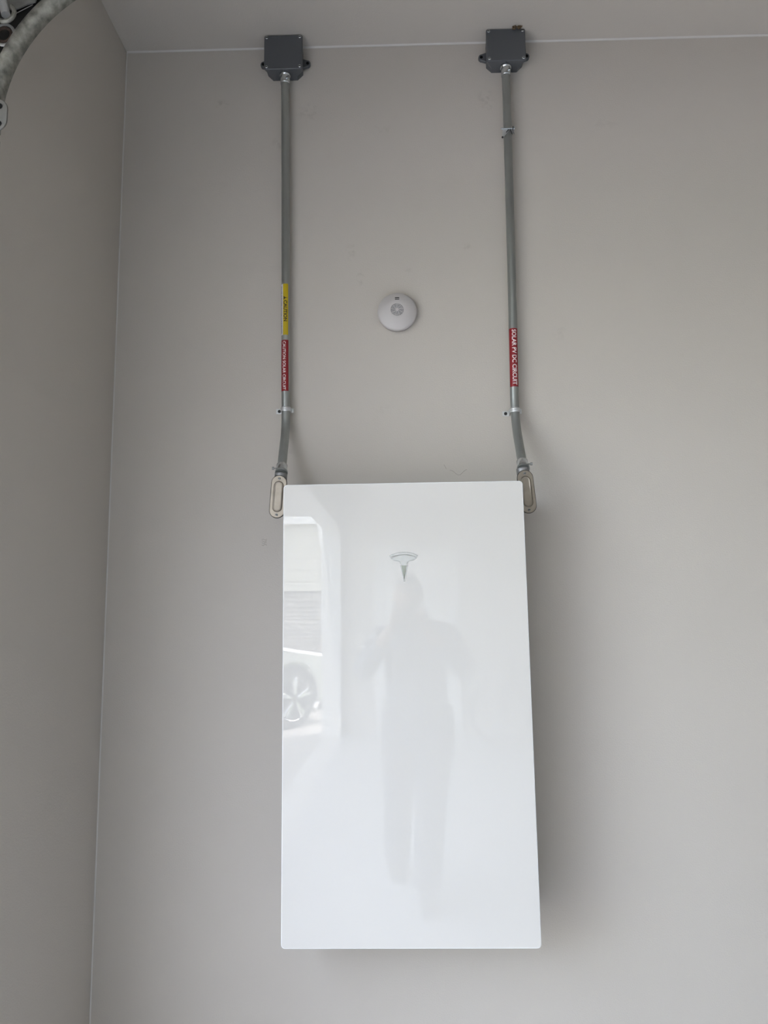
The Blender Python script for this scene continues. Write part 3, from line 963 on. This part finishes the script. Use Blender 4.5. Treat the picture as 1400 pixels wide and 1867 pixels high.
# ------------------------------------------------------------------ the photographer
ph = thing('person', 'person in cap and plaid shirt holding up a phone, mirrored in panel', 'person', (.04, -2.42, 0))
PX, PY = .04, -2.42
def skin_mesh(name, joints, edges, m, parent, root=0, sub=2):
    me = bpy.data.meshes.new(name)
    me.from_pydata([(j[0] - PX, j[1] - PY, j[2]) for j in joints], edges, [])
    o = bpy.data.objects.new(name, me)
    C.objects.link(o)
    o.parent = parent
    md = o.modifiers.new('skin', 'SKIN')
    md.use_smooth_shade = True
    for i, j in enumerate(joints):
        sv = me.skin_vertices[0].data[i]
        rr = j[3]
        sv.radius = rr if isinstance(rr, tuple) else (rr, rr)
        sv.use_root = (i == root)
    s = o.modifiers.new('sub', 'SUBSURF')
    s.levels = s.render_levels = sub
    me.materials.append(M[m])
    return o
hip, chest = (.05, -2.42, .90), (.05, -2.40, 1.22)
body_j = [(.05, -2.42, .90, (.12, .085)), (.05, -2.42, 1.05, (.12, .085)), (.045, -2.40, 1.22, (.14, .095)), (.045, -2.37, 1.33, (.11, .075)), (.03, -2.34, 1.42, .055), (.02, -2.30, 1.49, .05),
          # arms
          (-.13, -2.37, 1.34, .065), (-.25, -2.27, 1.13, .05), (-.09, -2.08, 1.36, .034), (-.06, -2.045, 1.40, .028),
          (.22, -2.37, 1.34, .065), (.33, -2.27, 1.13, .05), (.12, -2.08, 1.36, .034), (.085, -2.045, 1.40, .028),
          # legs
          (-.04, -2.43, .82, .080), (-.06, -2.52, .47, .068), (-.075, -2.74, .12, .045),
          (.14, -2.41, .82, .080), (.11, -2.30, .47, .068), (.085, -2.30, .09, .045)]
body_e = [(0, 1), (1, 2), (2, 3), (3, 4), (4, 5), (3, 6), (6, 7), (7, 8), (8, 9), (3, 10), (10, 11), (11, 12), (12, 13), (0, 14), (14, 15), (15, 16), (0, 17), (17, 18), (18, 19)]
skin_mesh('body', body_j, body_e, 'skin', ph)
# shirt and trousers: slightly larger shells over the same joints
sh_j = [(.045, -2.40, 1.22, (.185, .135)), (.05, -2.42, 1.02, (.180, .130)), (.05, -2.42, .84, (.190, .140)), (.05, -2.42, .70, (.190, .140)), (.045, -2.375, 1.335, (.14, .105)), (.038, -2.355, 1.40, .070),
        (-.135, -2.37, 1.335, .08), (-.25, -2.27, 1.13, .064), (-.115, -2.11, 1.32, .046), (.225, -2.37, 1.335, .08), (.33, -2.27, 1.13, .064), (.145, -2.11, 1.32, .046)]
skin_mesh('plaid_shirt', sh_j, [(0, 1), (1, 2), (2, 3), (0, 4), (4, 5), (4, 6), (6, 7), (7, 8), (4, 9), (9, 10), (10, 11)], 'plaid', ph)['label'] = 'long plaid shirt'
for nm, pts in (('trouser_leg', ((.15, -2.415, .96, .095), (.145, -2.41, .80, .108), (.125, -2.35, .62, .092), (.11, -2.30, .47, .082), (.10, -2.30, .28, .076), (.087, -2.31, .07, .074))),
                ('trouser_leg', ((-.04, -2.425, .96, .095), (-.045, -2.43, .80, .108), (-.052, -2.48, .62, .092), (-.06, -2.53, .47, .082), (-.068, -2.64, .28, .076), (-.077, -2.735, .07, .074)))):
    bm = bmesh.new()
    P = smooth_path([(x - PX, y - PY, z) for x, y, z, r in pts], 5)
    rr = []
    for i in range(len(P)):
        k = min(i / 5, len(pts) - 1.0001); j = int(k)
        rr.append(pts[j][3] + (pts[min(j + 1, len(pts) - 1)][3] - pts[j][3]) * (k - j))
    tube(bm, P, rr, 24)
    obj(nm, bm, 'pants', ph, True)
for (x, y, z, tilt) in ((-.075, -2.74, .0, .35), (.085, -2.27, 0, 0)):
    bm = bmesh.new()
    rings = []
    for (dy, wx, hz) in ((-.08, .03, .05), (-.05, .038, .09), (.02, .042, .095), (.09, .048, .065), (.15, .046, .05), (.19, .03, .035)):
        rings.append([(x - PX + wx * math.cos(a), y + dy - PY, max(0.002, hz / 2 + hz / 2 * math.sin(a) + .002)) for a in [2 * PI * k / 14 for k in range(14)]])
    loft(bm, rings)
    obj('shoe', bm, 'shoe', ph, True)
# head
hc = Vector((.012 - PX, -2.245 - PY, 1.555))
bm = bmesh.new()
bmesh.ops.create_uvsphere(bm, u_segments=32, v_segments=24, radius=1)
for v in bm.verts:
    p = v.co.copy()
    x, y, zz = p.x * .074, p.y * .095, p.z * .115
    if p.z < 0: x *= 1 - .30 * p.z * p.z; y *= 1 - .12 * p.z * p.z
    if p.y > .6 and abs(p.x) < .22:
        if -.35 < p.z < .10: y += .018 * (1 - abs(p.x) / .22) * (1 - abs(p.z + .2) / .3 if abs(p.z + .2) < .3 else 0)   # nose
    if p.y > .5 and .0 < p.z < .18 and .2 < abs(p.x) < .55: y -= .006                                              # eye sockets
    if p.y > .7 and -.62 < p.z < -.45 and abs(p.x) < .35: y += .004                                               # mouth
    v.co = Vector((x, y, zz)) + hc
hd = obj('head', bm, 'skin', ph, True)
for sx in (-1, 1):
    bm = bmesh.new()
    bmesh.ops.create_uvsphere(bm, u_segments=12, v_segments=10, radius=1)
    for v in bm.verts: v.co = Vector((v.co.x * .008, v.co.y * .017, v.co.z * .031)) + hc + Vector((sx * .075, -.005, -.005))
    obj('ear', bm, 'skin', hd, True)
    bm = bmesh.new()
    bmesh.ops.create_uvsphere(bm, u_segments=12, v_segments=10, radius=.009)
    for v in bm.verts: v.co += hc + Vector((sx * .031, .081, .010))
    obj('eye', bm, 'inkw', hd, True)
    bm = bmesh.new()
    bmesh.ops.create_uvsphere(bm, u_segments=10, v_segments=8, radius=.005)
    for v in bm.verts: v.co += hc + Vector((sx * .031, .0895, .010))
    obj('pupil', bm, 'black', hd, True)
obj('mouth', bevel(BX(hc.x - .022, hc.x + .022, hc.y + .078, hc.y + .089, hc.z - .066, hc.z - .058), .002, 1), 'rust', hd)
bm = bmesh.new()
bmesh.ops.create_uvsphere(bm, u_segments=28, v_segments=16, radius=1)
bmesh.ops.delete(bm, geom=[v for v in bm.verts if v.co.z < .22], context='VERTS')
for v in bm.verts: v.co = Vector((v.co.x * .084, v.co.y * .104, v.co.z * .125)) + hc
obj('cap', bm, 'cap', ph, True)
bm = bmesh.new()
prism(bm, [(hc.x + .072 * math.cos(a), hc.y + .07 + .075 * math.sin(a)) for a in [PI * k / 12 for k in range(13)]], hc.z + .028, hc.z + .033, 'xy')
obj('cap_brim', bm, 'cap', bpy.data.objects['cap'])
# hands: palms at each side of the phone, five fingers each
for sx, bx in ((-1, -.066), (1, .092)):
    J = [(bx, -2.045, 1.395, .026), (bx - sx * .006, -2.03, 1.425, .030), (bx - sx * .010, -2.02, 1.465, .027)]
    E_ = [(0, 1), (1, 2)]
    for f in range(4):
        zf = 1.478 - f * .021
        ln = (.9, 1.0, .95, .75)[f]
        i = len(J)
        J += [(bx - sx * .008, -2.018, zf, .0095), (bx - sx * .004, -1.996, zf + .002, .0088), (bx - sx * (.008 + .022 * ln), -1.992, zf + .003, .0080), (bx - sx * (.012 + .036 * ln), -1.9955, zf + .003, .0068)]
        E_ += [(i, i + 1), (i + 1, i + 2), (i + 2, i + 3)]
        E_.append((1 if f > 1 else 2, i))
    i = len(J)
    J += [(bx - sx * .010, -2.036, 1.43, .011), (bx - sx * .030, -2.030, 1.45, .0095), (bx - sx * .046, -2.022, 1.468, .008)]
    E_ += [(1, i), (i, i + 1), (i + 1, i + 2)]
    skin_mesh('hand', J, E_, 'skin', ph, 0, 1)
pn = thing('phone', 'dark phone held up by the person, mirrored in the panel', 'phone', (.012, -2.012, 1.355))
bm = bmesh.new()
loft(bm, rings_rr([(0, .0775, .075, .155, .012, -.004), (0, .0775, .077, .157, .013, -.002), (0, .0775, .077, .157, .013, .003), (0, .0775, .075, .155, .012, .005)]))
obj('phone_body', bm, 'black', pn)
for (x, z) in ((-.022, .133), (-.022, .108), (-.002, .120)):
    bm = bmesh.new()
    lathe(bm, [(.008, -.005), (.008, -.008), (.006, -.0085)], c=(x, 0, z), seg=20)
    obj('camera_lens', bm, 'carglass', pn)

# every part keeps its own place: set origins of conduits at their lower ends
for t, p in ((cL, pL), (cR, pR)):
    base = Vector(p[-1])
    t.location = base
    for ch in [o for o in bpy.data.objects if o.parent == t]:
        ch.location = -base
